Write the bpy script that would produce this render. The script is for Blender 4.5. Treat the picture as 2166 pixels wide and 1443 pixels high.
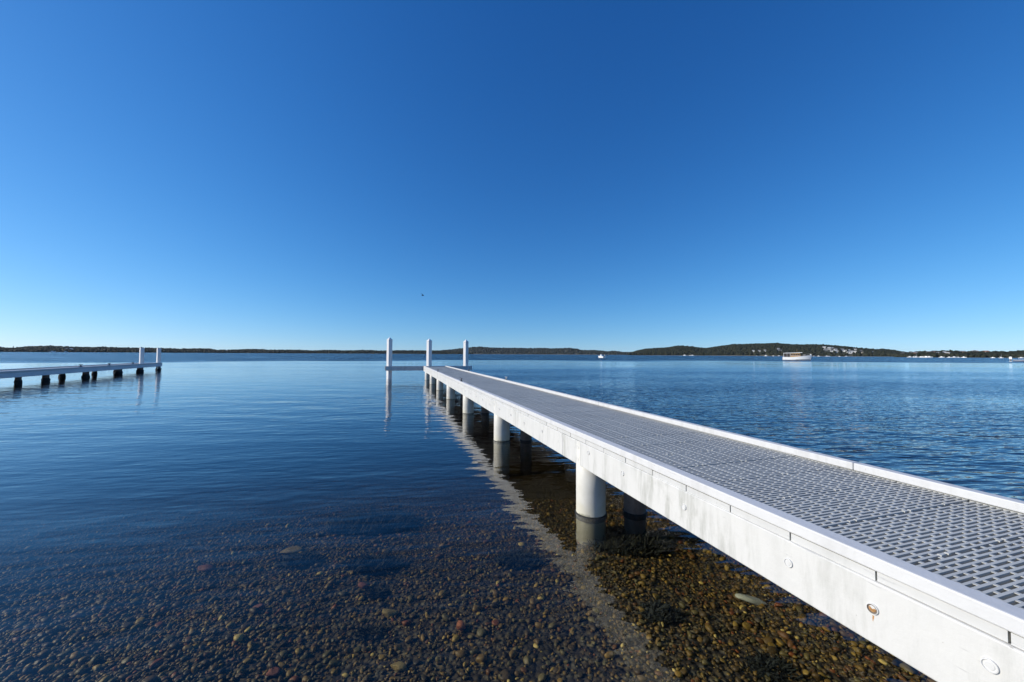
import bpy, math, random
import numpy as np
from mathutils import Vector, Matrix, noise as mnoise

R = math.radians
for o in list(bpy.data.objects):
    bpy.data.objects.remove(o, do_unlink=True)
SC = bpy.context.scene
COL = SC.collection

# ------------------------------------------------------------------ camera
W_PX, H_PX, F_PX = 2166.0, 1443.0, 800.4
CAM_H = 1.65
PITCH, ROLL = R(1.987), R(0.30)
JET_YAW = R(-17.232)
cam_d = bpy.data.cameras.new('camera')
cam_d.sensor_width = 36.0
cam_d.lens = 36.0 * F_PX / W_PX
cam_d.clip_start = 0.05
cam_d.clip_end = 20000
cam = bpy.data.objects.new('camera', cam_d)
COL.objects.link(cam)
_fw = Vector((0, math.cos(PITCH), math.sin(PITCH)))
_up0 = Vector((0, -math.sin(PITCH), math.cos(PITCH)))
_rt0 = Vector((1, 0, 0))
_rt = _rt0 * math.cos(ROLL) + _up0 * math.sin(ROLL)
_up = _up0 * math.cos(ROLL) - _rt0 * math.sin(ROLL)
m = Matrix.Identity(4)
for i in range(3):
    m[i][0] = _rt[i]; m[i][1] = _up[i]; m[i][2] = -_fw[i]
m[2][3] = CAM_H
cam.matrix_world = m
SC.camera = cam

# ------------------------------------------------------------------ sky and sun
SUN_AZ, SUN_EL = R(-94.0), R(27.0)          # azimuth clockwise from +Y
world = bpy.data.worlds.new('World')
SC.world = world
world.use_nodes = True
wn, wl = world.node_tree.nodes, world.node_tree.links
wn.clear()
sky = wn.new('ShaderNodeTexSky')
sky.sky_type = 'NISHITA'
sky.sun_disc = False
sky.sun_elevation = SUN_EL
sky.sun_rotation = SUN_AZ
sky.altitude = 0
sky.air_density = 1.0
sky.dust_density = 0.22
sky.ozone_density = 6.0
# look-up direction lifted a little, so that the horizon keeps the pale blue of the photograph
tcw = wn.new('ShaderNodeTexCoord'); spw = wn.new('ShaderNodeSeparateXYZ'); cbw = wn.new('ShaderNodeCombineXYZ')
lift = wn.new('ShaderNodeMath'); lift.operation = 'MULTIPLY_ADD'; lift.inputs[1].default_value = .94; lift.inputs[2].default_value = .06
wl.new(tcw.outputs['Generated'], spw.inputs[0])
wl.new(spw.outputs[0], cbw.inputs[0]); wl.new(spw.outputs[1], cbw.inputs[1])
wl.new(spw.outputs[2], lift.inputs[0]); wl.new(lift.outputs[0], cbw.inputs[2])
wl.new(cbw.outputs[0], sky.inputs[0])
hs = wn.new('ShaderNodeHueSaturation')
hs.inputs['Saturation'].default_value = 1.1
sew = wn.new('ShaderNodeSeparateColor'); cow = wn.new('ShaderNodeCombineColor')
wl.new(sky.outputs[0], hs.inputs['Color']); wl.new(hs.outputs[0], sew.inputs[0])
for i, (g_, k_) in enumerate(((1.48, .87), (1.13, 1.17), (.90, 1.76))):      # camera-like contrast of the blue, the same over the whole sky
    pw = wn.new('ShaderNodeMath'); pw.operation = 'POWER'; pw.inputs[1].default_value = g_
    ml = wn.new('ShaderNodeMath'); ml.operation = 'MULTIPLY'; ml.inputs[1].default_value = k_
    wl.new(sew.outputs[i], pw.inputs[0]); wl.new(pw.outputs[0], ml.inputs[0]); wl.new(ml.outputs[0], cow.inputs[i])
bg = wn.new('ShaderNodeBackground')
bg.inputs['Strength'].default_value = 0.097
wo = wn.new('ShaderNodeOutputWorld')
wl.new(cow.outputs[0], bg.inputs[0])
wl.new(bg.outputs[0], wo.inputs[0])

sun_d = bpy.data.lights.new('sun', 'SUN')
sun_d.energy = 4.6
sun_d.angle = R(0.53)
sun_d.color = (1.0, 0.94, 0.84)
sun = bpy.data.objects.new('sun', sun_d)
COL.objects.link(sun)
sdir = Vector((math.sin(SUN_AZ) * math.cos(SUN_EL), math.cos(SUN_AZ) * math.cos(SUN_EL), math.sin(SUN_EL)))
sun.rotation_euler = sdir.to_track_quat('Z', 'Y').to_euler()
sun.location = sdir * 200

vs = SC.view_settings
vs.view_transform = 'Standard'
vs.look = 'None'
vs.exposure = 0.0
vs.gamma = 1.0
vs.use_curve_mapping = False
SC.cycles.transparent_max_bounces = 24
SC.cycles.max_bounces = 10

# ------------------------------------------------------------------ helpers
def ray(px, py):
    """direction of a photo pixel"""
    u = (px - W_PX / 2) / F_PX
    v = -(py - H_PX / 2) / F_PX
    return (_fw + _rt * u + _up * v)

def on_z(px, py, z=0.0):
    d = ray(px, py)
    k = (z - CAM_H) / d.z
    return Vector((0, 0, CAM_H)) + d * k

def azim(px):
    d = ray(px, 748)
    return math.atan2(d.x, d.y)

def at_dist(px, py, dist):
    """point on a pixel's ray at a known ground distance"""
    d = ray(px, py)
    k = dist / math.hypot(d.x, d.y)
    return Vector((0, 0, CAM_H)) + d * k

class MB:
    def __init__(s):
        s.v = []; s.f = []
    def add(s, vs, fs):
        n = len(s.v)
        s.v += [tuple(q) for q in vs]
        s.f += [tuple(i + n for i in f) for f in fs]
        return s
    def box(s, x0, x1, y0, y1, z0, z1):
        return s.add([(x0, y0, z0), (x1, y0, z0), (x1, y1, z0), (x0, y1, z0),
                      (x0, y0, z1), (x1, y0, z1), (x1, y1, z1), (x0, y1, z1)],
                     [(0, 3, 2, 1), (4, 5, 6, 7), (0, 1, 5, 4), (1, 2, 6, 5), (2, 3, 7, 6), (3, 0, 4, 7)])
    def tube(s, pts, rad, n=8, caps=True):
        if not hasattr(rad, '__len__'): rad = [rad] * len(pts)
        pts = [Vector(p) for p in pts]
        rings = []
        for i, p in enumerate(pts):
            t = (pts[min(i + 1, len(pts) - 1)] - pts[max(i - 1, 0)]).normalized()
            a = t.cross(Vector((0, 0, 1)))
            if a.length < 1e-3: a = t.cross(Vector((0, 1, 0)))
            a.normalize(); b = t.cross(a)
            rings.append([p + (a * math.cos(2 * math.pi * k / n) + b * math.sin(2 * math.pi * k / n)) * rad[i] for k in range(n)])
        vs = [q for r in rings for q in r]
        fs = []
        for i in range(len(pts) - 1):
            for k in range(n):
                a0 = i * n + k; a1 = i * n + (k + 1) % n
                fs.append((a0, a0 + n, a1 + n, a1))
        if caps:
            fs.append(tuple(range(n))); fs.append(tuple(range(len(vs) - 1, len(vs) - n - 1, -1)))
        return s.add(vs, fs)
    def build(s, name, mat, parent=None, smooth=False, bevel=0, seg=2):
        me = bpy.data.meshes.new(name)
        me.from_pydata(s.v, [], s.f)
        me.update()
        if mat: me.materials.append(mat)
        if smooth:
            for p in me.polygons: p.use_smooth = True
        o = bpy.data.objects.new(name, me)
        COL.objects.link(o)
        if parent: o.parent = parent
        if bevel:
            md = o.modifiers.new('bevel', 'BEVEL'); md.width = bevel; md.segments = seg; md.limit_method = 'ANGLE'
            md.angle_limit = R(40)
        return o

def empty(name, loc=(0, 0, 0), rz=0.0):
    o = bpy.data.objects.new(name, None)
    COL.objects.link(o)
    o.location = loc; o.rotation_euler = (0, 0, rz); o.empty_display_size = 0.3
    return o

def tag(o, label=None, cat=None, group=None, kind=None):
    if label: o['label'] = label
    if cat: o['category'] = cat
    if group: o['group'] = group
    if kind: o['kind'] = kind
    return o

def icosa():
    t = (1 + 5 ** .5) / 2
    v = np.array([(-1, t, 0), (1, t, 0), (-1, -t, 0), (1, -t, 0), (0, -1, t), (0, 1, t), (0, -1, -t), (0, 1, -t),
                  (t, 0, -1), (t, 0, 1), (-t, 0, -1), (-t, 0, 1)], float)
    v /= np.linalg.norm(v[0])
    f = [(0, 11, 5), (0, 5, 1), (0, 1, 7), (0, 7, 10), (0, 10, 11), (1, 5, 9), (5, 11, 4), (11, 10, 2), (10, 7, 6), (7, 1, 8),
         (3, 9, 4), (3, 4, 2), (3, 2, 6), (3, 6, 8), (3, 8, 9), (4, 9, 5), (2, 4, 11), (6, 2, 10), (8, 6, 7), (9, 8, 1)]
    return v, np.array(f)

def icosub(v, f):
    v = list(map(tuple, v)); cache = {}; nf = []
    def mid(a, b):
        k = (min(a, b), max(a, b))
        if k not in cache:
            q = (np.array(v[a]) + np.array(v[b])) / 2
            q /= np.linalg.norm(q); cache[k] = len(v); v.append(tuple(q))
        return cache[k]
    for a, b, c in f:
        ab, bc, ca = mid(a, b), mid(b, c), mid(c, a)
        nf += [(a, ab, ca), (b, bc, ab), (c, ca, bc), (ab, bc, ca)]
    return np.array(v), np.array(nf)

ICO0 = icosa()
ICO1 = icosub(*ICO0)
ICO2 = icosub(*ICO1)

def raw_mesh(name, V, F, mat, col=None, smooth=False):
    """fast triangle mesh from numpy arrays"""
    V = np.ascontiguousarray(V, dtype=np.float32); F = np.ascontiguousarray(F, dtype=np.int32)
    me = bpy.data.meshes.new(name)
    me.vertices.add(len(V)); me.vertices.foreach_set('co', V.ravel())
    n = F.shape[1]
    me.loops.add(F.size); me.loops.foreach_set('vertex_index', F.ravel())
    me.polygons.add(len(F)); me.polygons.foreach_set('loop_start', np.arange(0, F.size, n, dtype=np.int32))
    me.polygons.foreach_set('loop_total', np.full(len(F), n, dtype=np.int32))
    if smooth: me.polygons.foreach_set('use_smooth', np.ones(len(F), dtype=bool))
    if col is not None:
        at = me.color_attributes.new('tone', 'FLOAT_COLOR', 'POINT')
        at.data.foreach_set('color', np.ascontiguousarray(col, dtype=np.float32).ravel())
    me.update(); me.validate()
    if mat: me.materials.append(mat)
    return me

def obj_from(me, name, parent=None):
    o = bpy.data.objects.new(name, me); COL.objects.link(o)
    if parent: o.parent = parent
    return o

# ------------------------------------------------------------------ materials
class NT:
    """small node builder"""
    def __init__(s, name):
        s.mat = bpy.data.materials.new(name); s.mat.use_nodes = True
        s.t = s.mat.node_tree; s.t.nodes.clear()
        s.out = s.t.nodes.new('ShaderNodeOutputMaterial')
    def n(s, typ, **kw):
        nd = s.t.nodes.new('ShaderNode' + typ)
        for k, v in kw.items():
            if k in nd.inputs: s.set(nd.inputs[k], v)
            else: setattr(nd, k, v)
        return nd
    def set(s, inp, v):
        if isinstance(v, bpy.types.NodeSocket): s.t.links.new(v, inp)
        else: inp.default_value = v
    def math(s, op, a, b=0.0, c=0.0, clamp=False):
        nd = s.t.nodes.new('ShaderNodeMath'); nd.operation = op; nd.use_clamp = clamp
        s.set(nd.inputs[0], a); s.set(nd.inputs[1], b); s.set(nd.inputs[2], c)
        return nd.outputs[0]
    def vmath(s, op, a, b=(0, 0, 0)):
        nd = s.t.nodes.new('ShaderNodeVectorMath'); nd.operation = op
        s.set(nd.inputs[0], a)
        if op == 'SCALE': s.set(nd.inputs['Scale'], b)
        else: s.set(nd.inputs[1], b)
        return nd.outputs[0]
    def sep(s, a):
        nd = s.t.nodes.new('ShaderNodeSeparateXYZ'); s.set(nd.inputs[0], a); return nd.outputs
    def comb(s, x, y, z):
        nd = s.t.nodes.new('ShaderNodeCombineXYZ')
        for i, v in enumerate((x, y, z)): s.set(nd.inputs[i], v)
        return nd.outputs[0]
    def noise(s, vec, scale=1.0, detail=2.0, rough=0.5, dist=0.0):
        nd = s.t.nodes.new('ShaderNodeTexNoise')
        if vec is not None: s.set(nd.inputs['Vector'], vec)
        nd.inputs['Scale'].default_value = scale; nd.inputs['Detail'].default_value = detail
        nd.inputs['Roughness'].default_value = rough; nd.inputs['Distortion'].default_value = dist
        return nd.outputs
    def ramp(s, fac, stops, interp='LINEAR'):
        nd = s.t.nodes.new('ShaderNodeValToRGB'); s.set(nd.inputs[0], fac)
        cr = nd.color_ramp; cr.interpolation = interp
        while len(cr.elements) < len(stops): cr.elements.new(0.5)
        for e, (p, c) in zip(cr.elements, stops):
            e.position = p; e.color = (c[0], c[1], c[2], 1) if hasattr(c, '__len__') else (c, c, c, 1)
        return nd.outputs[0]
    def mix(s, fac, a, b, blend='MIX'):
        nd = s.t.nodes.new('ShaderNodeMix'); nd.data_type = 'RGBA'; nd.blend_type = blend
        s.set(nd.inputs[0], fac)
        for k, v in ((6, a), (7, b)):
            if hasattr(v, '__len__') and len(v) == 3: v = (*v, 1)
            s.set(nd.inputs[k], v)
        return nd.outputs[2]
    def maprange(s, v, a, b, c=0.0, d=1.0, smooth=False):
        nd = s.t.nodes.new('ShaderNodeMapRange')
        if smooth: nd.interpolation_type = 'SMOOTHSTEP'
        s.set(nd.inputs[0], v)
        for i, q in enumerate((a, b, c, d)): s.set(nd.inputs[i + 1], q)
        return nd.outputs[0]
    def bump(s, h, strength=0.3, dist=0.01):
        nd = s.t.nodes.new('ShaderNodeBump'); s.set(nd.inputs['Height'], h)
        nd.inputs['Strength'].default_value = strength; nd.inputs['Distance'].default_value = dist
        return nd.outputs[0]
    def bsdf(s, col, rough=0.6, normal=None, spec=0.5, metal=0.0):
        nd = s.t.nodes.new('ShaderNodeBsdfPrincipled')
        if hasattr(col, '__len__') and not isinstance(col, bpy.types.NodeSocket) and len(col) == 3: col = (*col, 1)
        s.set(nd.inputs['Base Color'], col); s.set(nd.inputs['Roughness'], rough)
        s.set(nd.inputs['Metallic'], metal); s.set(nd.inputs['Specular IOR Level'], spec)
        if normal is not None: s.set(nd.inputs['Normal'], normal)
        s.t.links.new(nd.outputs[0], s.out.inputs[0])
        return nd
    def obj(s): return s.n('TexCoord').outputs['Object']
    def pos(s): return s.n('NewGeometry').outputs['Position']

def simple(name, col, rough=0.6, var=0.12, scale=6.0, bump=0.0, metal=0.0, spec=0.4):
    k = NT(name)
    p = k.pos()
    nz = k.noise(p, scale, 4, .6)[0]
    c = k.mix(k.maprange(nz, .3, .7), tuple(x * (1 - var) for x in col), tuple(min(1, x * (1 + var)) for x in col))
    nrm = k.bump(k.noise(p, scale * 6, 3)[0], bump, .01) if bump else None
    k.bsdf(c, rough, nrm, spec, metal)
    return k.mat

MAT = {}
def mat_paint(name, base, stain, amt, rough=.5):
    """weathered white paint: chalky patches, vertical runs, scuffs and small chips"""
    k = NT(name)
    p = k.pos()
    big = k.noise(p, 1.1, 5, .62)[0]
    mid = k.noise(p, 6.0, 5, .65, .4)[0]
    sx = k.sep(p)
    runv = k.comb(k.math('MULTIPLY', sx[0], 11), k.math('MULTIPLY', sx[1], 11), k.math('MULTIPLY', sx[2], 1.8))
    run = k.noise(runv, 1.0, 6, .68)[0]
    fine = k.noise(p, 42, 3, .6)[0]
    st = k.math('MULTIPLY', k.maprange(run, .44, .70, 0, 1, True), k.maprange(big, .36, .60, .12, 1, True))
    st = k.math('ADD', st, k.math('MULTIPLY', k.maprange(mid, .52, .68, 0, .55, True), k.maprange(big, .45, .65, .15, .8, True)))
    st = k.math('MULTIPLY', st, amt, clamp=True)
    c = k.mix(k.maprange(mid, .3, .7), tuple(b * .92 for b in base), base)
    c = k.mix(st, c, stain)
    # long scuffs rubbed along the timber by hulls
    al = k.math('ADD', k.math('MULTIPLY', sx[0], math.sin(JET_YAW)), k.math('MULTIPLY', sx[1], math.cos(JET_YAW)))
    scv = k.comb(k.math('MULTIPLY', al, 5.5), k.math('MULTIPLY', sx[2], 85), k.math('MULTIPLY', sx[0], .5))
    scuff = k.math('MULTIPLY', k.maprange(k.noise(scv, 1.0, 3, .6)[0], .66, .72, 0, .5), k.maprange(mid, .48, .6, 0, 1))
    c = k.mix(scuff, c, (.25, .25, .25))
    chip = k.maprange(k.noise(p, 21, 5, .72)[0], .685, .71, 0, .6)
    c = k.mix(chip, c, (.30, .28, .25))
    nrm = k.bump(k.math('ADD', fine, k.math('ADD', k.math('MULTIPLY', run, .6), k.math('MULTIPLY', chip, -1.2))), .3, .004)
    k.bsdf(c, k.maprange(big, .3, .7, rough - .08, rough + .12), nrm, .35)
    return k.mat
MAT['paint'] = mat_paint('weathered_white_paint', (.635, .625, .59), (.38, .38, .34), .85)
MAT['paint_kerb'] = mat_paint('white_kerb_paint', (.64, .635, .62), (.45, .445, .42), .5)
MAT['panel_edge'] = mat_paint('painted_panel_edge', (.58, .575, .55), (.40, .40, .37), .5)

def mat_pile():
    k = NT('white_pile_sleeve')
    p = k.pos(); z = k.sep(p)[2]
    nz = k.noise(p, 7, 4, .6)[0]
    zz = k.math('ADD', z, k.maprange(nz, .3, .7, -.03, .03))
    c = k.mix(k.maprange(nz, .3, .7), (.60, .575, .50), (.66, .64, .57))
    c = k.mix(k.maprange(zz, .03, .16, .55, 0, True), c, (.56, .52, .38))     # tide stain
    c = k.mix(k.maprange(zz, -.02, .025, 1, 0, True), c, (.20, .19, .12))     # weed below the waterline
    k.bsdf(c, .5, k.bump(k.noise(p, 40, 2)[0], .12, .004), .4)
    return k.mat
MAT['pile'] = mat_pile()

def mat_deck():
    k = NT('grey_plastic_grating')
    p = k.pos()
    big = k.noise(p, 2.1, 4, .6)[0]
    fine = k.noise(p, 90, 3, .6)[0]
    c = k.mix(k.maprange(big, .3, .7), (.46, .455, .42), (.55, .545, .50))
    c = k.mix(k.maprange(fine, .55, .75, 0, .25), c, (.30, .30, .29))
    k.bsdf(c, .55, k.bump(fine, .25, .002), .35)
    return k.mat
MAT['deck'] = mat_deck()
MAT['timber_dark'] = simple('dark_structural_timber', (.16, .13, .10), .8, .25, 5, .3)
MAT['bolt'] = simple('painted_washer', (.60, .595, .57), .5, .06, 40)
MAT['rust'] = simple('rusty_washer', (.42, .22, .08), .75, .5, 90, .3)
MAT['gap'] = simple('shadow_gap_sealant', (.20, .17, .16), .8, .2, 30)
MAT['galv'] = simple('galvanised_steel', (.36, .37, .38), .45, .15, 40, .1, .7)
MAT['cleat_dark'] = simple('dark_cast_cleat', (.07, .075, .09), .55, .2, 40)
MAT['post'] = mat_paint('white_post_paint', (.76, .75, .73), (.56, .55, .52), .25)
MAT['old_or_shaded_pile'] = simple('old_timber_or_shaded_pile', (.13, .10, .085), .85, .35, 6, .5)  # timber on the left jetty, painted-in shade on the main jetty's inner piles
MAT['growth'] = simple('black_mussel_growth', (.012, .013, .014), .7, .5, 14, .8)
MAT['lj_paint'] = mat_paint('greyed_white_paint', (.62, .62, .62), (.45, .45, .44), .4)

# ------------------------------------------------------------------ lake bed
JD = Vector((math.sin(JET_YAW), math.cos(JET_YAW), 0))      # along the jetty, away from shore
JN = Vector((math.cos(JET_YAW), -math.sin(JET_YAW), 0))     # to the right of it
def jp(lat, s, z=0.0):
    q = JN * lat + JD * s; q.z = z
    return q
BED_S = [-40, -6, -1.2, .3, 1.0, 2.0, 3.2, 4.5, 6, 9, 14, 24, 60, 200, 9000]
BED_Z = [2.2, 1.0, .22, -.04, -.09, -.16, -.25, -.37, -.53, -.92, -1.7, -2.8, -4.0, -5.0, -5.5]
def bed_z(x, y):
    s = x * JD.x + y * JD.y
    z = np.interp(s, BED_S, BED_Z)
    lat = x * JN.x + y * JN.y
    near = np.exp(-np.maximum(0, s) / 8.0)
    return z + near * (.035 * np.sin(lat * 1.9 + s * .7) * np.sin(s * 1.6 + .5) + .02 * np.sin(lat * 4.1 - s * 2.3))

def mat_bed():
    k = NT('stony_lake_bed')
    p = k.pos()
    vo = k.n('TexVoronoi', Vector=p, Scale=26.0)
    vo2 = k.n('TexVoronoi', Vector=p, Scale=11.0)
    c = k.ramp(k.sep(vo.outputs['Color'])[0], [(0, (.025, .02, .012)), (.35, (.06, .045, .022)), (.6, (.10, .075, .032)), (.82, (.07, .065, .045)), (1, (.15, .125, .065))])
    c = k.mix(k.maprange(vo.outputs['Distance'], .3, .75, 0, .85), c, (.015, .012, .01))
    big = k.noise(p, .55, 4, .6, .6)[0]
    c = k.mix(k.maprange(big, .5, .62, 0, .8, True), c, (.02, .018, .011))
    h = k.math('SUBTRACT', 1.0, vo.outputs['Distance'])
    h = k.math('ADD', h, k.math('MULTIPLY', vo2.outputs['Distance'], -.6))
    k.bsdf(c, .75, k.bump(h, .9, .03), .3)
    return k.mat
MAT['bed'] = mat_bed()

def grid_axis(lo, hi, near, step, grow=1.35):
    a = list(np.arange(-near, near + 1e-6, step))
    d, q = step, a[-1]
    while q < hi: d *= grow; q += d; a.append(min(q, hi))
    d, q = step, a[0]
    while q > lo: d *= grow; q -= d; a.insert(0, max(q, lo))
    return np.array(a)
def build_bed():
    gx = grid_axis(-9000, 9000, 14, .28)
    gy = grid_axis(-60, 9000, 14, .28)
    X, Y = np.meshgrid(gx, gy, indexing='ij')
    Z = bed_z(X, Y)
    V = np.stack([X, Y, Z], -1).reshape(-1, 3)
    nx, ny = X.shape
    i = np.arange(nx - 1)[:, None] * ny + np.arange(ny - 1)[None, :]
    F = np.stack([i, i + ny, i + ny + 1, i + 1], -1).reshape(-1, 4)
    o = obj_from(raw_mesh('lake_bed', V, F, MAT['bed'], smooth=True), 'lake_bed')
    return tag(o, 'brown stony lake bed sloping down under the clear water', kind='structure')
lake_bed = build_bed()

# pebbles ------------------------------------------------------------
PEB_COLS = np.array([(.055, .045, .033), (.085, .065, .038), (.13, .10, .05), (.17, .14, .065), (.075, .08, .07), (.11, .11, .10),
                     (.16, .06, .03), (.10, .055, .032), (.26, .22, .13), (.42, .40, .33), (.20, .15, .05), (.03, .028, .025)])
PEB_COLS = PEB_COLS * np.array([1.14, .88, .28])
PEB_P = np.array([.17, .17, .13, .09, .10, .07, .03, .08, .03, .015, .035, .08]); PEB_P /= PEB_P.sum()
def mat_pebble(attr):
    k = NT('pebble_stone' if attr else 'single_pebble_stone')
    p = k.pos()
    if attr:
        base = k.n('Attribute', attribute_name='tone').outputs['Color']
    else:
        rnd = k.n('ObjectInfo').outputs['Random']
        acc = 0; stops = []
        for c, q in zip(PEB_COLS, PEB_P):
            stops.append((min(.999, acc), tuple(c))); acc += q
        base = k.ramp(rnd, stops, 'CONSTANT')
    nz = k.noise(p, 70, 4, .65)[0]
    c = k.mix(k.maprange(nz, .35, .7, 0, .55), base, k.mix(.6, base, (.02, .018, .012)))
    k.bsdf(c, .55, k.bump(nz, .35, .004), .4)
    return k.mat
MAT['pebble'] = mat_pebble(True)
MAT['pebble1'] = mat_pebble(False)

rng = np.random.default_rng(11)
def pebble_field():
    # candidate positions in the ground seen close to the camera, denser than one can count
    pts = []
    N = 150000
    px = rng.uniform(-150, 2250, N); py = rng.uniform(1040, 1560, N)
    u = (px - W_PX / 2) / F_PX; v = -(py - H_PX / 2) / F_PX
    D = np.array(_fw)[None] + u[:, None] * np.array(_rt)[None] + v[:, None] * np.array(_up)[None]
    kk = -(CAM_H + .3) / D[:, 2]
    P = D * kk[:, None]
    x, y = P[:, 0], P[:, 1]
    # uniform in ground area: thin by footprint
    dist = np.hypot(x, y)
    keep = rng.uniform(0, 1, N) < np.clip((dist / 5.2) ** 3, .05, 1) * np.where(dist > 5.5, .35, 1.0)
    x, y = x[keep], y[keep]
    n = len(x)
    r = np.clip(np.exp(rng.normal(math.log(.0104), .50, n)), .005, .040)
    return x, y, r
PX, PY, PR = pebble_field()
def pebble_shape(seed, ico=ICO1):
    g = np.random.default_rng(seed)
    v = ico[0].copy()
    for _ in range(7):                          # flatten random sides, as worn stones are
        d = g.normal(size=3); d /= np.linalg.norm(d)
        h = g.uniform(.42, .80)
        q = v @ d
        v -= np.outer(np.maximum(0, q - h) * .85, d)
    v *= np.array([1.0, g.uniform(.65, .95), g.uniform(.45, .75)])
    v += g.normal(size=v.shape) * .025
    return v
PEB_SH = [pebble_shape(i) for i in range(14)]
def rotm(g):
    a = g.uniform(0, 2 * math.pi); t = g.normal(0, .3); b = g.uniform(0, 2 * math.pi)
    M = Matrix.Rotation(t, 3, Vector((math.cos(b), math.sin(b), 0))) @ Matrix.Rotation(a, 3, 'Z')
    return M
def build_pebbles():
    zz = bed_z(PX, PY)
    app = PR / np.sqrt(PX ** 2 + PY ** 2 + (CAM_H - zz) ** 2)
    # inside the picture?
    rel = np.stack([PX, PY, zz - CAM_H], 1)
    dz = rel @ np.array(_fw); ux = rel @ np.array(_rt) / dz * F_PX + W_PX / 2; uy = H_PX / 2 - rel @ np.array(_up) / dz * F_PX
    ins = (ux > 10) & (ux < W_PX - 10) & (uy < H_PX - 6)
    onfas = (ux > 1180) & (uy < 960 + (ux - 1180) * .6)        # hidden behind the fascia
    score = np.where(ins & ~onfas, app, 0)
    order = np.argsort(-score)
    single = set(order[:300].tolist())
    meshes = [raw_mesh('pebble', PEB_SH[i], ICO1[1], MAT['pebble1'], smooth=True) for i in range(14)]
    g = np.random.default_rng(5)
    for i in order[:300]:
        o = obj_from(meshes[g.integers(14)], 'pebble', lake_bed)
        M = rotm(g).to_4x4()
        r = float(PR[i])
        o.matrix_world = Matrix.Translation((float(PX[i]), float(PY[i]), float(zz[i]) + r * .30)) @ M @ Matrix.Scale(r, 4)
    VV, CC = [], []; FF = []; base = 0
    cols = PEB_COLS[g.choice(len(PEB_COLS), len(PX), p=PEB_P)] * g.uniform(.75, 1.25, (len(PX), 1))
    nv = len(PEB_SH[0])
    for i in range(len(PX)):
        if i in single: continue
        M = np.array(rotm(g)); r = PR[i]
        v = PEB_SH[g.integers(14)] @ M.T * r + np.array([PX[i], PY[i], zz[i] + r * g.uniform(.1, .5)])
        VV.append(v); FF.append(ICO1[1] + base); base += nv
        CC.append(np.tile(np.append(cols[i], 1), (nv, 1)))
    o = obj_from(raw_mesh('pebbles', np.concatenate(VV), np.concatenate(FF), MAT['pebble'], np.concatenate(CC), True), 'pebbles', lake_bed)
    o['kind'] = 'stuff'
    print('PEBBLES', len(PX), 'tris', base // nv * 80)
build_pebbles()

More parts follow.
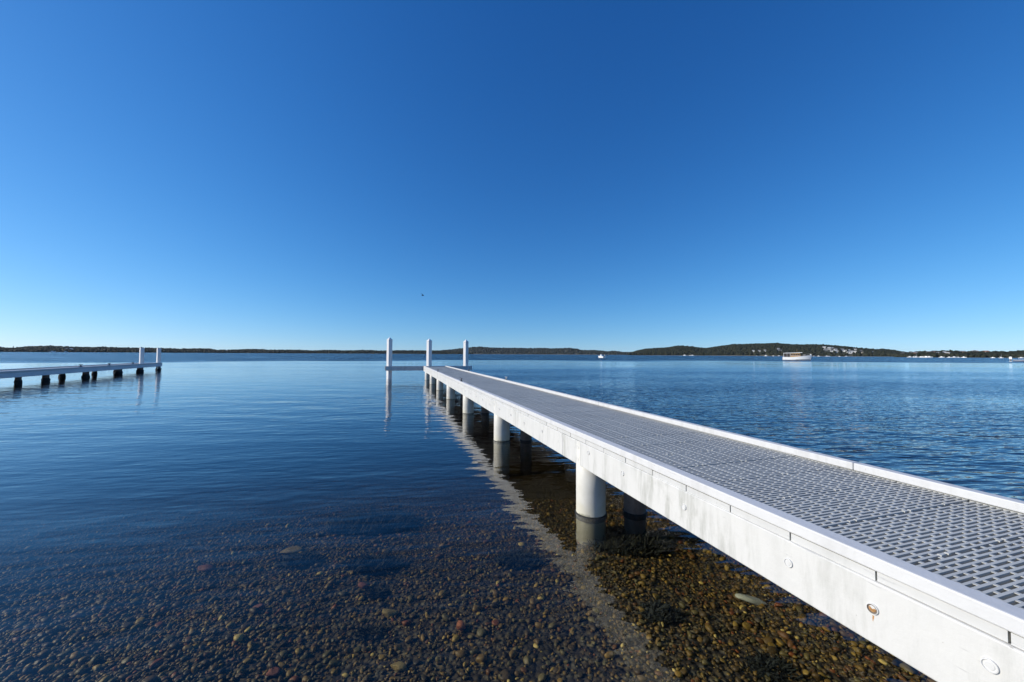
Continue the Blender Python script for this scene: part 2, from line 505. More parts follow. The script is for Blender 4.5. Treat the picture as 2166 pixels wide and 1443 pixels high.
# ------------------------------------------------------------------ water
def mat_water():
    k = NT('clear_lake_water')
    p = k.pos()
    X, Y, Z = k.sep(p)
    # wind: beyond about a hundred metres the breeze roughens the surface, and closer in on the left
    flat = k.comb(X, Y, 0.0)
    wob = k.noise(k.comb(k.math('MULTIPLY', X, .012), k.math('MULTIPLY', Y, .03), 0.0), 1.0, 3, .6)[0]
    edge = k.math('ADD', 104.0, k.math('MULTIPLY', k.math('MINIMUM', X, 0.0), .75))
    far = k.math('ADD', k.math('SUBTRACT', Y, edge), k.maprange(wob, .2, .8, -28, 28))
    wind = k.maprange(far, -8.0, 14.0, 0, 1, True)
    gust = k.noise(k.comb(k.math('MULTIPLY', X, .05), k.math('MULTIPLY', Y, .12), 3.0), 1.0, 3, .55)[0]
    lull = k.maprange(gust, .3, .7, .45, 1.5)
    def layer(lx, ly, seed, det):
        """gradient of a noise height field, by finite differences of fixed step"""
        e = .03
        ang = R(-8 + seed * 7)
        ca, sa = math.cos(ang), math.sin(ang)
        u = k.math('DIVIDE', k.math('ADD', k.math('MULTIPLY', X, ca), k.math('MULTIPLY', Y, sa)), lx)
        v = k.math('DIVIDE', k.math('SUBTRACT', k.math('MULTIPLY', Y, ca), k.math('MULTIPLY', X, sa)), ly)
        h0 = k.noise(k.comb(u, v, seed * 3.7), 1.0, det, .5)[0]
        h1 = k.noise(k.comb(k.math('ADD', u, e), v, seed * 3.7), 1.0, det, .5)[0]
        h2 = k.noise(k.comb(u, k.math('ADD', v, e), seed * 3.7), 1.0, det, .5)[0]
        gx = k.math('MULTIPLY', k.math('SUBTRACT', h1, h0), ly / lx / e)
        gy = k.math('MULTIPLY', k.math('SUBTRACT', h2, h0), 1 / e)
        return gx, gy
    amp = k.math('MULTIPLY', lull, k.maprange(wind, 0, 1, 1.0, 15.0))
    near_calm = k.maprange(Y, 2.5, 55.0, 1.1, 1.2, True)
    amp = k.math('MULTIPLY', amp, near_calm)
    # the open side of the jetty takes more of the breeze than its lee
    lee = k.math('ADD', X, k.math('MULTIPLY', Y, .30))
    side = k.math('MULTIPLY', k.maprange(lee, 2.0, 7.0, 0, 1, True), k.maprange(Y, 22.0, 62.0, 1, 0, True))
    amp = k.math('MULTIPLY', amp, k.maprange(side, 0, 1, 1.0, 4.6))
    sx = sy = 0.0
    for lx, ly, sd, det, a in ((2.6, 1.1, 1, 1, .020), (.60, .21, 2, 2, .050), (.22, .085, 3, 1, .018)):
        gx, gy = layer(lx, ly, sd, det)
        sx = k.math('MULTIPLY_ADD', gx, a, sx)
        sy = k.math('MULTIPLY_ADD', gy, a, sy)
    sx = k.math('MULTIPLY', sx, amp); sy = k.math('MULTIPLY', sy, amp)
    # at grazing angles only wave faces turned to the eye are seen, the far faces are hidden behind crests
    inc = k.sep(k.n('NewGeometry').outputs['Incoming'])
    hl = k.math('MAXIMUM', k.math('SQRT', k.math('ADD', k.math('MULTIPLY', inc[0], inc[0]), k.math('MULTIPLY', inc[1], inc[1]))), 1e-4)
    hx = k.math('DIVIDE', inc[0], hl); hy = k.math('DIVIDE', inc[1], hl)
    tow = k.math('ADD', k.math('MULTIPLY', sx, hx), k.math('MULTIPLY', sy, hy))
    lim = k.math('DIVIDE', k.math('ABSOLUTE', inc[2]), hl)
    flip = k.math('MULTIPLY', k.math('GREATER_THAN', tow, k.math('MULTIPLY', lim, .7)), k.math('MULTIPLY', tow, -2.0))
    sx = k.math('MULTIPLY_ADD', flip, hx, sx); sy = k.math('MULTIPLY_ADD', flip, hy, sy)
    nrm = k.vmath('NORMALIZE', k.comb(k.math('MULTIPLY', sx, -1), k.math('MULTIPLY', sy, -1), 1.0))
    # Schlick-like reflectance of water (exponent fitted to the exact curve), the same from above and below the surface
    dt = k.n('VectorMath', operation='DOT_PRODUCT')
    k.t.links.new(k.n('NewGeometry').outputs['Incoming'], dt.inputs[0]); k.t.links.new(nrm, dt.inputs[1])
    cs = k.math('ABSOLUTE', dt.outputs['Value'])
    fr = k.math('MULTIPLY_ADD', k.math('POWER', k.math('SUBTRACT', 1.0, cs, clamp=True), 4.6), .98, .02)
    gl = k.n('BsdfGlossy', Normal=nrm)
    gl.inputs['Roughness'].default_value = .02
    gl.inputs['Color'].default_value = (1, 1, 1, 1)
    tr = k.n('BsdfTransparent')
    tr.inputs['Color'].default_value = (.97, .98, .98, 1)
    mx = k.n('MixShader')
    k.t.links.new(fr, mx.inputs[0]); k.t.links.new(tr.outputs[0], mx.inputs[1]); k.t.links.new(gl.outputs[0], mx.inputs[2])
    k.t.links.new(mx.outputs[0], k.out.inputs['Surface'])
    ab = k.n('VolumeAbsorption')
    ab.inputs['Color'].default_value = (.55, .48, .22, 1)
    ab.inputs['Density'].default_value = 1.05
    k.t.links.new(ab.outputs[0], k.out.inputs['Volume'])
    return k.mat
MAT['water'] = mat_water()
wb = MB().box(-8900, 8900, -50, 8900, -9.0, 0.0)
water = wb.build('lake_water', MAT['water'])
tag(water, 'clear calm lake water, brown near shore and blue farther out', kind='structure')

# ------------------------------------------------------------------ jetty
XL, XLI, XRI, XR = 1.850, 1.933, 3.310, 3.378        # kerb faces, across
Z_FB, Z_FT, Z_DT, Z_KT = .501, .748, .787, .845      # fascia bottom / top, deck top, kerb top
S0, S1 = -2.8, 26.08
jet = empty('jetty', (0, 0, 0), -JET_YAW)            # local x across (right), local y along
tag(jet, 'long white timber jetty with grey slotted deck running out into the lake', 'jetty')

rnd = random.Random(4)
def grating_panel(length, width, thick=.037):
    """deck panel with rows of long and short through slots, as geometry; x across, y along"""
    b = MB()
    pitch, slot = .0259, .0147
    n = int(round(length / pitch))
    p = length / n
    z0, z1 = -thick, 0.0
    ov = .0015
    lead = .083                                   # solid margin that lies under the kerbs
    xs, xe = lead + .004, width - lead * .86
    b.box(0, xs, 0, length, z0, z1); b.box(xe, width, 0, length, z0, z1)
    L, S, G = .1060, .0505, .0160
    per = 2 * L + 2 * S + 4 * G
    for i in range(n):
        y = i * p
        b.box(xs - ov, xe + ov, y, y + p - slot, z0 + .001, z1 - .0005)
        # ribs closing the slot row
        off = -(per / 2 if i % 2 else 0) + .03 - per
        x = off
        seq = []
        while x < width + per:
            for w in (L, L, S, S):
                seq.append((x + w, x + w + G)); x += w + G
        for a, c in seq:
            a2, c2 = max(a, xs - ov), min(c, xe + ov)
            if c2 - a2 > .002:
                b.box(a2, c2, y + p - slot - ov, y + p + ov if i < n - 1 else y + p, z1 - .0035, z1 - .001)
    for q in (.17, .42, .47, .86, .91, 1.22):           # clips that hold the panel joint
        b.box(q, q + .014, -.006, .009, -.004, .0025)
    # small end lugs and two deeper carrying ribs underneath
    for q in (.45, .9):
        b.box(q, q + .02, 0, length, z0 - .02, z0)
    return b
PITCH_P = .3445
gp = grating_panel(PITCH_P - .007, XR - XL)
panel0 = None
k0 = int(math.floor((S0 - .700) / PITCH_P)); k1 = int(math.floor((S1 - .700) / PITCH_P))
for kk in range(k0, k1):
    s = .700 + kk * PITCH_P + .0035
    if panel0 is None:
        o = panel0 = gp.build('deck_panel', MAT['deck'], jet)
        md = panel0.data
        md.materials.append(MAT['panel_edge'])
        for pl in md.polygons:                         # the painted outer end of the panel
            if pl.center.x < .0005 and pl.normal.x < -.9: pl.material_index = 1
    else:
        o = bpy.data.objects.new('deck_panel', panel0.data); COL.objects.link(o); o.parent = jet
    o.location = (XL + .006 + rnd.uniform(-.0012, .0012), s, Z_DT + rnd.uniform(-.0014, .0012))

def plank_run(name, x0, x1, z0, z1, joints, mat, bevel=.004, gap=.004):
    out = []
    for a, c in zip(joints[:-1], joints[1:]):
        n = max(2, int((c - a) / .35))
        b = MB()
        vs, fs = [], []
        for i in range(n + 1):
            y = a + gap / 2 + (c - a - gap) * i / n
            dx = .0022 * math.sin(y * 1.9 + x0 * 5); dz = .0016 * math.sin(y * 1.3 + x0 * 3)
            vs += [(x0 + dx, y, z0), (x1 + dx, y, z0), (x1 + dx, y, z1 + dz), (x0 + dx, y, z1 + dz)]
        for i in range(n):
            q = i * 4
            fs += [(q + j, q + 4 + j, q + 4 + (j + 1) % 4, q + (j + 1) % 4) for j in range(4)]
        fs += [(0, 1, 2, 3), (n * 4 + 3, n * 4 + 2, n * 4 + 1, n * 4)]
        fs = [f[::-1] for f in fs]
        b.add(vs, fs)
        out.append(b.build(name, mat, jet, bevel=bevel))
    return out
plank_run('kerb_board', XL, XLI, Z_DT + .003, Z_KT, [S0, 4.33, 10.15, 15.9, 21.4, S1 - .02], MAT['paint_kerb'], .006)
plank_run('kerb_board', XRI, XR, Z_DT + .003, Z_KT, [S0, 1.99, 5.72, 11.5, 17.3, S1 - .02], MAT['paint_kerb'], .006)
fas = plank_run('fascia_beam', XL - .004, XL + .075, Z_FB, Z_FT, [S0, 3.98, 11.4, 18.8, S1 + .1], MAT['paint'], .006)
fas_r = plank_run('fascia_beam', XR - .075, XR + .004, Z_FB, Z_FT, [S0, 3.98, 11.4, 18.8, S1 + .1], MAT['paint'], .006)
MB().box(2.86, 2.93, S0, S1, .55, .735).build('joist', MAT['timber_dark'], jet, bevel=.004)

# bolt washers set into the fascia
def bolt_mesh(rr=.0198):
    b = MB(); n = 20
    prof = [(0, .0045), (rr * .55, .0045), (rr * .62, .0030), (rr * .80, .0030), (rr * .88, .0062), (rr, .0056), (rr * 1.08, -.003)]
    vs, fs = [(-prof[0][1], 0, 0)], []
    for r_, h in prof[1:]:
        vs += [(-h, r_ * math.cos(2 * math.pi * i / n), r_ * math.sin(2 * math.pi * i / n)) for i in range(n)]
    for i in range(n): fs.append((0, 1 + (i + 1) % n, 1 + i))
    for j in range(len(prof) - 2):
        for i in range(n):
            a = 1 + j * n + i; c = 1 + j * n + (i + 1) % n
            fs.append((a, c, c + n, a + n))
    return b.add(vs, [f[::-1] for f in fs])
bm0 = bolt_mesh().build('bolt', MAT['bolt'])
bolt_me = bm0.data
bpy.data.objects.remove(bm0)
rust_me = bolt_me.copy(); rust_me.materials.append(MAT['rust']); rust_me.materials.append(MAT['timber_dark'])
for pl in rust_me.polygons:
    q_ = math.hypot(pl.center.y, pl.center.z) / .0198
    pl.material_index = 2 if .6 < q_ < .84 else (1 if q_ < .6 and pl.center.y > -.004 else 0)
bolts = [(.738, .658), (1.051, .640), (1.39, .644), (2.088, .646), (2.795, .654), (3.60, .56), (3.60, .685), (3.38, .68)]
s = 4.6
while s < 25.2:
    bolts.append((s,   .645 + rnd.uniform(-.012, .012))); s += .70 + rnd.uniform(-.03, .03)
for i in range(1, 7):
    bolts += [(3.6 + 3.457 * i, .56), (3.6 + 3.457 * i, .685)]
for s, z in bolts:
    par = [f for f, (a, c) in zip(fas, ((S0, 3.98), (3.98, 11.4), (11.4, 18.8), (18.8, 99))) if a <= s < c][0]
    rusty = abs(s - 1.051) < .01
    o = bpy.data.objects.new('bolt', rust_me if rusty else bolt_me); COL.objects.link(o); o.parent = par
    o.location = (XL - .004 + .0022 * math.sin(s * 1.9 + XL * 5), s, z)
    o.rotation_euler = (rnd.uniform(0, 6), 0, 0)
    if rusty:
        o['label'] = 'rusty washer with an orange streak below it'
        st = MB()
        for j in range(2):
            a = s + rnd.uniform(-.001, .001); ww = (.0034, .0018)[j]; zt = z - .027 - j * .009
            st.add([(XL - .0062 - .0004 * j, a - ww, zt), (XL - .0062 - .0004 * j, a + ww, zt + .001), (XL - .0062 - .0004 * j, a + ww * .6, zt - .012), (XL - .0062 - .0004 * j, a - ww * .5, zt - .014)], [(0, 1, 2, 3)])
        st.build('rust_streak', MAT['rust'], par)

# round piles, two rows
def pile_mesh(r, z0, z1, n=40, seed=0):
    b = MB(); vs, fs = [], []
    zs = [z0, -.3, -.02, .0, .02, .1, .25, z1]
    for j, z in enumerate(zs):
        for i in range(n):
            a = 2 * math.pi * i / n
            q = r * (1 + (.012 if z in (.0,) else 0))
            vs.append((q * math.cos(a), q * math.sin(a), z))
    for j in range(len(zs) - 1):
        for i in range(n):
            a, c = j * n + i, j * n + (i + 1) % n
            fs.append((a, c, c + n, a + n))
    fs.append(tuple(range(len(vs) - n, len(vs))))
    return b.add(vs, fs)
PILE_R = .152
PILE_S = [3.60 + 3.457 * i for i in range(7)]
pm = pile_mesh(PILE_R, -3.4, .745).build('pile', MAT['pile'], jet, smooth=True).data
first = [o for o in jet.children if o.data == pm][0]
shaded_pm = pm.copy(); shaded_pm.materials[0] = MAT['old_or_shaded_pile']  # inner row: shade from the outer piles put in as a darker material
for i, s in enumerate(PILE_S):
    for lat, pr_ in ((1.992, 1.0), (2.45, .72)):
        o = first if (i == 0 and lat < 2.1) else bpy.data.objects.new('pile', pm)
        if o is not first: COL.objects.link(o); o.parent = jet
        o.location = (lat, s - (.11 if pr_ < 1 else 0), 0); o.scale = (pr_, pr_, 1)
        o.rotation_euler = (0, 0, rnd.uniform(0, 6))
        if pr_ < 1: o.data = shaded_pm
    MB().box(XL + .085, XR - .085, s - .075, s + .075, .53, .735).build('headstock', MAT['timber_dark'], jet, bevel=.006)
    # ring of weed where the pile meets the water
    for lat, pr_ in ((1.992, 1.0), (2.45, .72)):
        b = MB(); vs, fs = [], []; n = 28
        for z, q in ((-.05, .012), (-.008, .016), (.004, .010), (.008, -.003)):
            for t in range(n):
                a = 2 * math.pi * t / n
                rr = PILE_R * pr_ + q * (.7 + .6 * rnd.random())
                vs.append((lat + rr * math.cos(a), s - (.11 if pr_ < 1 else 0) + rr * math.sin(a), z))
        for j in range(3):
            for t in range(n):
                a0, c0 = j * n + t, j * n + (t + 1) % n
                fs.append((a0, c0, c0 + n, a0 + n))
        b.add(vs, fs).build('weed_collar', MAT['growth'], jet, smooth=True)

# T-shaped head: cross beam with three tall posts
S_END = 26.04
def post(lat, s, z0, z1, side, rot, name='post', mat=None):
    b = MB(); h = side / 2; ch = .018
    ring = [(-h, -h + ch), (-h, h - ch), (-h + ch, h), (h - ch, h), (h, h - ch), (h, -h + ch), (h - ch, -h), (-h + ch, -h)]
    lv = [(z0, 1), (z1 - .22, 1), (z1 - .20, 1.06), (z1 - .165, 1.06), (z1 - .155, 1.0), (z1 - .02, .12)]
    vs, fs = [], []
    for z, q in lv: vs += [(x * q, y * q, z) for x, y in ring]
    vs.append((0, 0, z1))
    for j in range(len(lv) - 1):
        for i in range(8):
            a, c = j * 8 + i, j * 8 + (i + 1) % 8
            fs.append((a, a + 8, c + 8, c))
    k8 = (len(lv) - 1) * 8
    for i in range(8): fs.append((k8 + i, len(vs) - 1, k8 + (i + 1) % 8))
    b.add(vs, fs)
    o = b.build(name, mat or MAT['post'], jet)
    o.location = (lat, s, 0); o.rotation_euler = (0, 0, rot)
    return o
for lat, z1 in ((-.32, 2.73), (2.256, 2.69), (4.78, 2.665)):
    p_ = post(lat, S_END + .29, -3.3, z1, .272, R(34))
    p_['label'] = 'tall white square post with pointed cap, set cornerwise'
MB().box(-.556, XL - .03, S_END - .02, S_END + .10, .527, .818).build('cross_beam', MAT['paint'], jet, bevel=.006)
MB().box(XL - .03, 5.185, S_END + .005, S_END + .10, .527, .814).build('cross_beam', MAT['paint'], jet, bevel=.006)
MB().box(-.60, 5.22, S_END + .43, S_END + .52, .55, .805).build('back_beam', MAT['paint'], jet, bevel=.006)

# cleats on the kerbs
def cleat_mesh(mat_name, sc=1.0):
    b = MB()
    b.box(-.03 * sc, .03 * sc, -.085 * sc, .085 * sc, 0, .012 * sc)
    for q in (-.038, .038):
        b.tube([(0, q * sc, .008 * sc), (0, q * sc * .9, .04 * sc), (0, q * sc, .078 * sc)], [.018 * sc, .013 * sc, .016 * sc], 10)
    b.tube([(0, -.14 * sc, .098 * sc), (0, -.09 * sc, .086 * sc), (0, 0, .080 * sc), (0, .09 * sc, .086 * sc), (0, .14 * sc, .098 * sc)],
           [.008 * sc, .014 * sc, .017 * sc, .014 * sc, .008 * sc], 10)
    o = b.build('cleat', MAT[mat_name], smooth=True); me = o.data
    bpy.data.objects.remove(o); return me
cl = cleat_mesh('galv'); cd = cleat_mesh('cleat_dark')
for side, (px, py), me in (('l', (982, 806.5), cd), ('l', (933.5, 786), cd), ('r', (1083, 803.5), cl), ('r', (1004.5, 785), cd)):
    g = on_z(px, py, Z_KT)
    s = g.x * JD.x + g.y * JD.y
    o = bpy.data.objects.new('cleat', me); COL.objects.link(o); o.parent = jet
    o.location = ((XL + XLI) / 2 if side == 'l' else (XRI + XR) / 2, s, Z_KT)

# ------------------------------------------------------------------ second jetty, on the left
pa, pe = on_z(41, 813), on_z(337, 783.5)
LJ_D = (pe - pa).normalized()
LJ_YAW = math.atan2(LJ_D.x, LJ_D.y)
lj = empty('jetty', (pa.x, pa.y, 0), -LJ_YAW)
tag(lj, 'low white jetty on dark timber piles at the left edge', 'jetty')
LJL = (pe - pa).length
zt2, zb2 = .67, .36
lw = 1.6
def lpart(name, x0, x1, y0, y1, z0, z1, mat, bev=.006):
    return MB().box(x0, x1, y0, y1, z0, z1).build(name, mat, lj, bevel=bev)
ys = [-14.0, -5.2, .9, 7.0, 12.7, LJL + .35]
for a, c in zip(ys[:-1], ys[1:]):
    lpart('fascia_beam', -.06, .04, a + .003, c - .003, zb2, zt2 - .075, MAT['lj_paint'])
    lpart('kerb_board', -.06, .035, a + .003, c - .003, zt2 - .025, zt2 + .035, MAT['lj_paint'])
    lpart('kerb_board', -lw - .04, -lw + .05, a + .003, c - .003, zt2 - .025, zt2 + .035, MAT['lj_paint'])
    lpart('fascia_beam', -lw - .04, -lw + .06, a + .003, c - .003, zb2, zt2 - .075, MAT['lj_paint'])
dp = None
y = -14.0
while y < LJL + .3:
    if dp is None:
        dp = MB().box(-lw, -.005, 0, .138, -.045, 0).build('deck_plank', MAT['deck'], lj, bevel=.004); o = dp
    else:
        o = bpy.data.objects.new('deck_plank', dp.data); COL.objects.link(o); o.parent = lj
    o.location = (0, y, zt2 - .028 + rnd.uniform(-.001, .001)); y += .146
lpart('end_beam', -lw - .05, .05, LJL + .36, LJL + .46, zb2 + .02, zt2 + .03, MAT['lj_paint'])
def lj_along(px, xloc):
    """distance along the left jetty where a line at xloc crosses a pixel column"""
    az = azim(px)
    base = Vector((pa.x, pa.y, 0)) + Vector((math.cos(LJ_YAW), -math.sin(LJ_YAW), 0)) * xloc
    n_ = Vector((math.cos(az), -math.sin(az), 0))
    return -(base @ n_) / (LJ_D @ n_)
def rough_pile(px0, px1, wl, zt, back=0.0):
    """timber pile with a collar of mussels"""
    x = -.20 if not back else -lw + .2
    y_ = lj_along((px0 + px1) / 2, x)
    c = Vector((pa.x, pa.y, 0)) + LJ_D * y_
    wd = (px1 - px0) / F_PX * c.y * abs(math.cos(azim((px0 + px1) / 2)))
    r = min(.20, max(.11, wd / 2))
    b = MB()
    b.tube([(0, 0, -4), (0, 0, .1), (0, 0, zt)], [r * 1.02, r, r * .96], 14)
    o = b.build('pile', MAT['old_or_shaded_pile'], lj, smooth=True); o.location = (x, y_, 0)
    g = MB(); vs, fs = [], []; n = 22
    lv = [(-.25, 1.02), (-.06, 1.08), (.03, 1.16), (.09, 1.18), (.14, 1.10), (.20, 1.0)]
    for z, q in lv:
        for i in range(n):
            a = 2 * math.pi * i / n
            rr = r * (1 + (q - 1) * rnd.uniform(.2, 1.9)) + .003
            vs.append((rr * math.cos(a), rr * math.sin(a), z + rnd.uniform(-.03, .03)))
    for j in range(len(lv) - 1):
        for i in range(n):
            a, c2 = j * n + i, j * n + (i + 1) % n
            fs.append((a, c2, c2 + n, a + n))
    g.add(vs, fs).build('mussel_growth', MAT['growth'], o)
for q in ((33.7, 49, 824.5), (91, 107.5, 817), (176, 191, 804.5), (244, 261, 796.5), (290, 305.6, 790), (331, 341.5, 786.8)):
    rough_pile(*q, zb2 + .05)
for q in ((127, 140, 808), (196.5, 207, 799), (242, 250, 792)):
    rough_pile(*q, zb2 + .05, back=1)
for px, py in ((172, 776.5), (232, 771.5), (282, 769.5)):
    g = on_z(px, py, zt2 + .045)
    l = Matrix.Rotation(LJ_YAW, 4, 'Z') @ (g - Vector((pa.x, pa.y, 0)))
    o = bpy.data.objects.new('cleat', cd); COL.objects.link(o); o.parent = lj
    o.location = (-.012, lj_along(px, -.012), zt2 + .035); o.scale = (1.5, 1.5, 1.6)
for px, x_ in ((300, -.42), (336, -.20)):
    h = .128
    o = MB().box(-h, h, -h, h, .3 if px < 320 else -2.5, 2.03).build('post', MAT['post'], lj, bevel=.02)
    o.location = (x_, lj_along(px, x_), 0)
    o.rotation_euler = (0, 0, R(-28) + LJ_YAW)

# ------------------------------------------------------------------ things lying on the lake bed
def on_bed(px, py):
    q = on_z(px, py, -.2)
    for _ in range(6):
        q = on_z(px, py, float(bed_z(q.x, q.y)))
    return q
MAT['orange_stone'] = simple('orange_brick_stone', (.30, .10, .03), .7, .35, 40, .4)
MAT['red_stone'] = simple('red_brown_stone', (.17, .055, .03), .7, .3, 40, .4)
MAT['pale_slab'] = simple('pale_green_white_stone', (.34, .36, .30), .55, .12, 30, .3)
MAT['ochre_stone'] = simple('ochre_stone', (.22, .16, .05), .6, .3, 40, .4)
MAT['weed'] = simple('dark_water_weed', (.010, .014, .010), .8, .5, 20)
def stone(name, label, px, py, size, mat, seed, rz=0.0):
    g = np.random.default_rng(seed)
    v = ICO2[0].copy()
    for _ in range(9):
        d = g.normal(size=3); d /= np.linalg.norm(d); h = g.uniform(.5, .8)
        v -= np.outer(np.maximum(0, v @ d - h) * .9, d)
    v = v * (np.array(size) / 2 / np.abs(v).max(0)) + g.normal(size=v.shape) * .0012
    q = on_bed(px, py)
    o = obj_from(raw_mesh(name, v, ICO2[1], MAT[mat], smooth=True), name)
    o.location = (q.x, q.y, q.z + size[2] * .42); o.rotation_euler = (g.uniform(-.15, .15), g.uniform(-.15, .15), rz)
    return tag(o, label, 'stone')
stone('flat_stone', 'pale elongated flat stone on the lake bed beneath the jetty', 1592, 1275, (.235, .085, .045), 'pale_slab', 3, R(-20))
stone('orange_stone', 'bright orange upright stone on the lake bed left of the jetty reflection', 974, 1333, (.06, .075, .06), 'orange_stone', 5, .3)
stone('red_stone', 'red-brown stone among the pebbles at the bottom left of centre', 578, 1428, (.085, .06, .045), 'red_stone', 6)
stone('red_stone', 'rust coloured broken stone on the lake bed, far left of the jetty', 434, 1208, (.17, .10, .05), 'red_stone', 7)
stone('red_stone', 'small dark red stone on the lake bed midway to the jetty reflection', 768, 1245, (.10, .07, .05), 'red_stone', 8)
stone('red_stone', 'reddish stone near the left edge of the brighter pebbles', 547, 1290, (.08, .055, .04), 'red_stone', 9)
stone('ochre_stone', 'broad ochre stone at the bottom edge, left of the jetty reflection', 843, 1418, (.10, .065, .04), 'ochre_stone', 10)
stone('ochre_stone', 'yellowish olive stone left of the bright orange stone', 826, 1303, (.12, .085, .05), 'ochre_stone', 12)
stone('ochre_stone', 'broad ochre stone farthest out among the visible lake bed stones', 615, 1170, (.22, .12, .06), 'ochre_stone', 13)

def weed_clump(label, px, py, r, h, n, seed):
    g = np.random.default_rng(seed)
    q = on_bed(px, py)
    root = empty('water_weed', (q.x, q.y, q.z))
    tag(root, label, 'water weed', 'dark weed clumps on the lake bed')
    b = MB()
    for _ in range(n):
        a = g.uniform(0, 6.28); d = r * math.sqrt(g.uniform(0, 1)) * .9
        x, y = d * math.cos(a) * 1.3, d * math.sin(a)
        z0 = float(bed_z(q.x + x, q.y + y)) - q.z - .01
        L = h * 1.25 * g.uniform(.4, 1.2) * (1 - .5 * d / r)
        w = g.uniform(.008, .018); t = g.uniform(0, 6.28); ln = g.uniform(.2, .9)
        dx, dy = math.cos(t), math.sin(t)
        pts = []
        for j in range(4):
            f_ = j / 3
            c = Vector((x + dx * ln * L * f_ * f_, y + dy * ln * L * f_ * f_, z0 + L * f_ * (1 - .25 * f_)))
            ww = w * (1 - .75 * f_)
            pts += [c + Vector((-dy, dx, 0)) * ww, c - Vector((-dy, dx, 0)) * ww]
        b.add(pts, [(0, 1, 3, 2), (2, 3, 5, 4), (4, 5, 7, 6)])
    b.build('fronds', MAT['weed'], root)
    v = ICO2[0] * np.array([r * 1.15, r * .85, h * .30]) * (1 + .18 * np.random.default_rng(seed + 1).normal(size=(len(ICO2[0]), 1)))
    o = obj_from(raw_mesh('root_mass', v, ICO2[1], MAT['weed'], smooth=True), 'root_mass', root)
for i, (lab, px, py, r, h) in enumerate((
        ('largest dark weed bed in the blue water left of the jetty', 790, 1112, .36, .16),
        ('round black weed clump on the lake bed in the centre foreground', 792, 1198, .16, .10),
        ('small dark weed clump beside the jetty reflection', 1096, 1190, .15, .09),
        ('small weed tuft below the round black weed clump', 797, 1258, .07, .06),
        ('dark weed tuft among the pebbles near the bottom centre', 783, 1345, .07, .06),
        ('dark weed clump beneath the jetty in front of the nearest pile', 1396, 1300, .10, .07),
        ('broad dark weed bed on the lake bed behind the nearest pile', 1330, 1150, .30, .12),
        ('dark weed patch under the far side of the jetty, lower right', 1630, 1420, .09, .06),
        ('faint dark weed patch at the left of the stones', 636, 1190, .14, .08))):
    weed_clump(lab, px, py, r * 1.2, h, int(160 + 3200 * r), 40 + i)

# ------------------------------------------------------------------ far shores
def mat_foliage(name, a, b, scale=.05):
    k = NT(name)
    p = k.pos()
    c = k.mix(k.maprange(k.noise(p, scale, 4, .6)[0], .35, .65), a, b)
    c = k.mix(k.maprange(k.noise(p, scale * 9, 3, .6)[0], .4, .7, 0, .5), c, tuple(x * .5 for x in a))
    k.bsdf(c, .8, None, .2)
    return k.mat
MAT['forest'] = mat_foliage('eucalypt_forest', (.020, .026, .016), (.042, .044, .026))
MAT['forest_far'] = mat_foliage('far_eucalypt_forest', (.022, .028, .020), (.036, .040, .028))
MAT['ground'] = simple('scrubby_hill_ground', (.075, .075, .045), .9, .3, .03)
MAT['beach'] = simple('pale_shore_rock', (.36, .32, .26), .9, .25, .08)
MAT['leaf'] = mat_foliage('tree_leaf', (.016, .022, .014), (.034, .038, .022), .6)
MAT['bark'] = simple('grey_brown_bark', (.16, .12, .09), .9, .3, 2)

P_LEFT = [(-420, 733), (-200, 736), (-60, 733.5), (0, 734.4), (12, 736.7), (30, 737), (46, 735), (64, 733.6), (92, 732.5), (133, 733), (150, 734.4), (198, 735.2), (222, 734.3), (240, 735.7), (290, 736.2),
          (355, 737.5), (380, 738.5), (415, 737.7), (446, 738.5), (454, 740.8), (484, 740.8), (507, 739.9), (530, 739), (565, 740.2), (630, 740.8), (658, 742), (698, 741),
          (727, 742), (773, 741), (808, 742), (842, 741.4), (900, 742), (935, 742.5), (975, 744), (1000, 746.5)]
P_MID = [(890, 747), (930, 742), (955, 739.7), (977, 737.2), (997, 734.7), (1017, 733.9), (1029, 734.8), (1058, 736.4), (1104, 736.2), (1115, 737.3), (1150, 736.5), (1167, 737.9),
         (1202, 736.2), (1217, 737.3), (1231, 741), (1254, 741), (1268, 742), (1281, 743.4), (1298, 743), (1307, 743.4), (1314, 744.8), (1340, 746), (1420, 746.5), (1500, 747)]
P_RIGHT = [(1330, 749), (1336, 746), (1349, 742), (1366, 738.5), (1380, 737.3), (1410, 736), (1435, 731.5), (1459, 733), (1476, 735.6), (1493, 737.3), (1516, 733.9), (1551, 728.8), (1587, 728.1), (1624, 727),
           (1642, 726.3), (1656, 727.8), (1675, 729.2), (1698, 729.7), (1721, 729.2), (1748, 730.3), (1765, 731.7), (1781, 733.2), (1801, 735.2), (1821, 737.8), (1837, 738.3),
           (1852, 740.3), (1867, 739.3), (1887, 741.3), (1903, 743.9), (1918, 746.4), (1990, 748), (2100, 749)]
P_FAR_R = [(1895, 752), (1912, 748), (1930, 746), (1950, 744.5), (1970, 745.5), (1990, 744), (2022, 743.4), (2039, 746), (2060, 744.5), (2088, 746), (2120, 745), (2131, 746), (2154, 743.5), (2166, 744), (2300, 742), (2600, 744)]

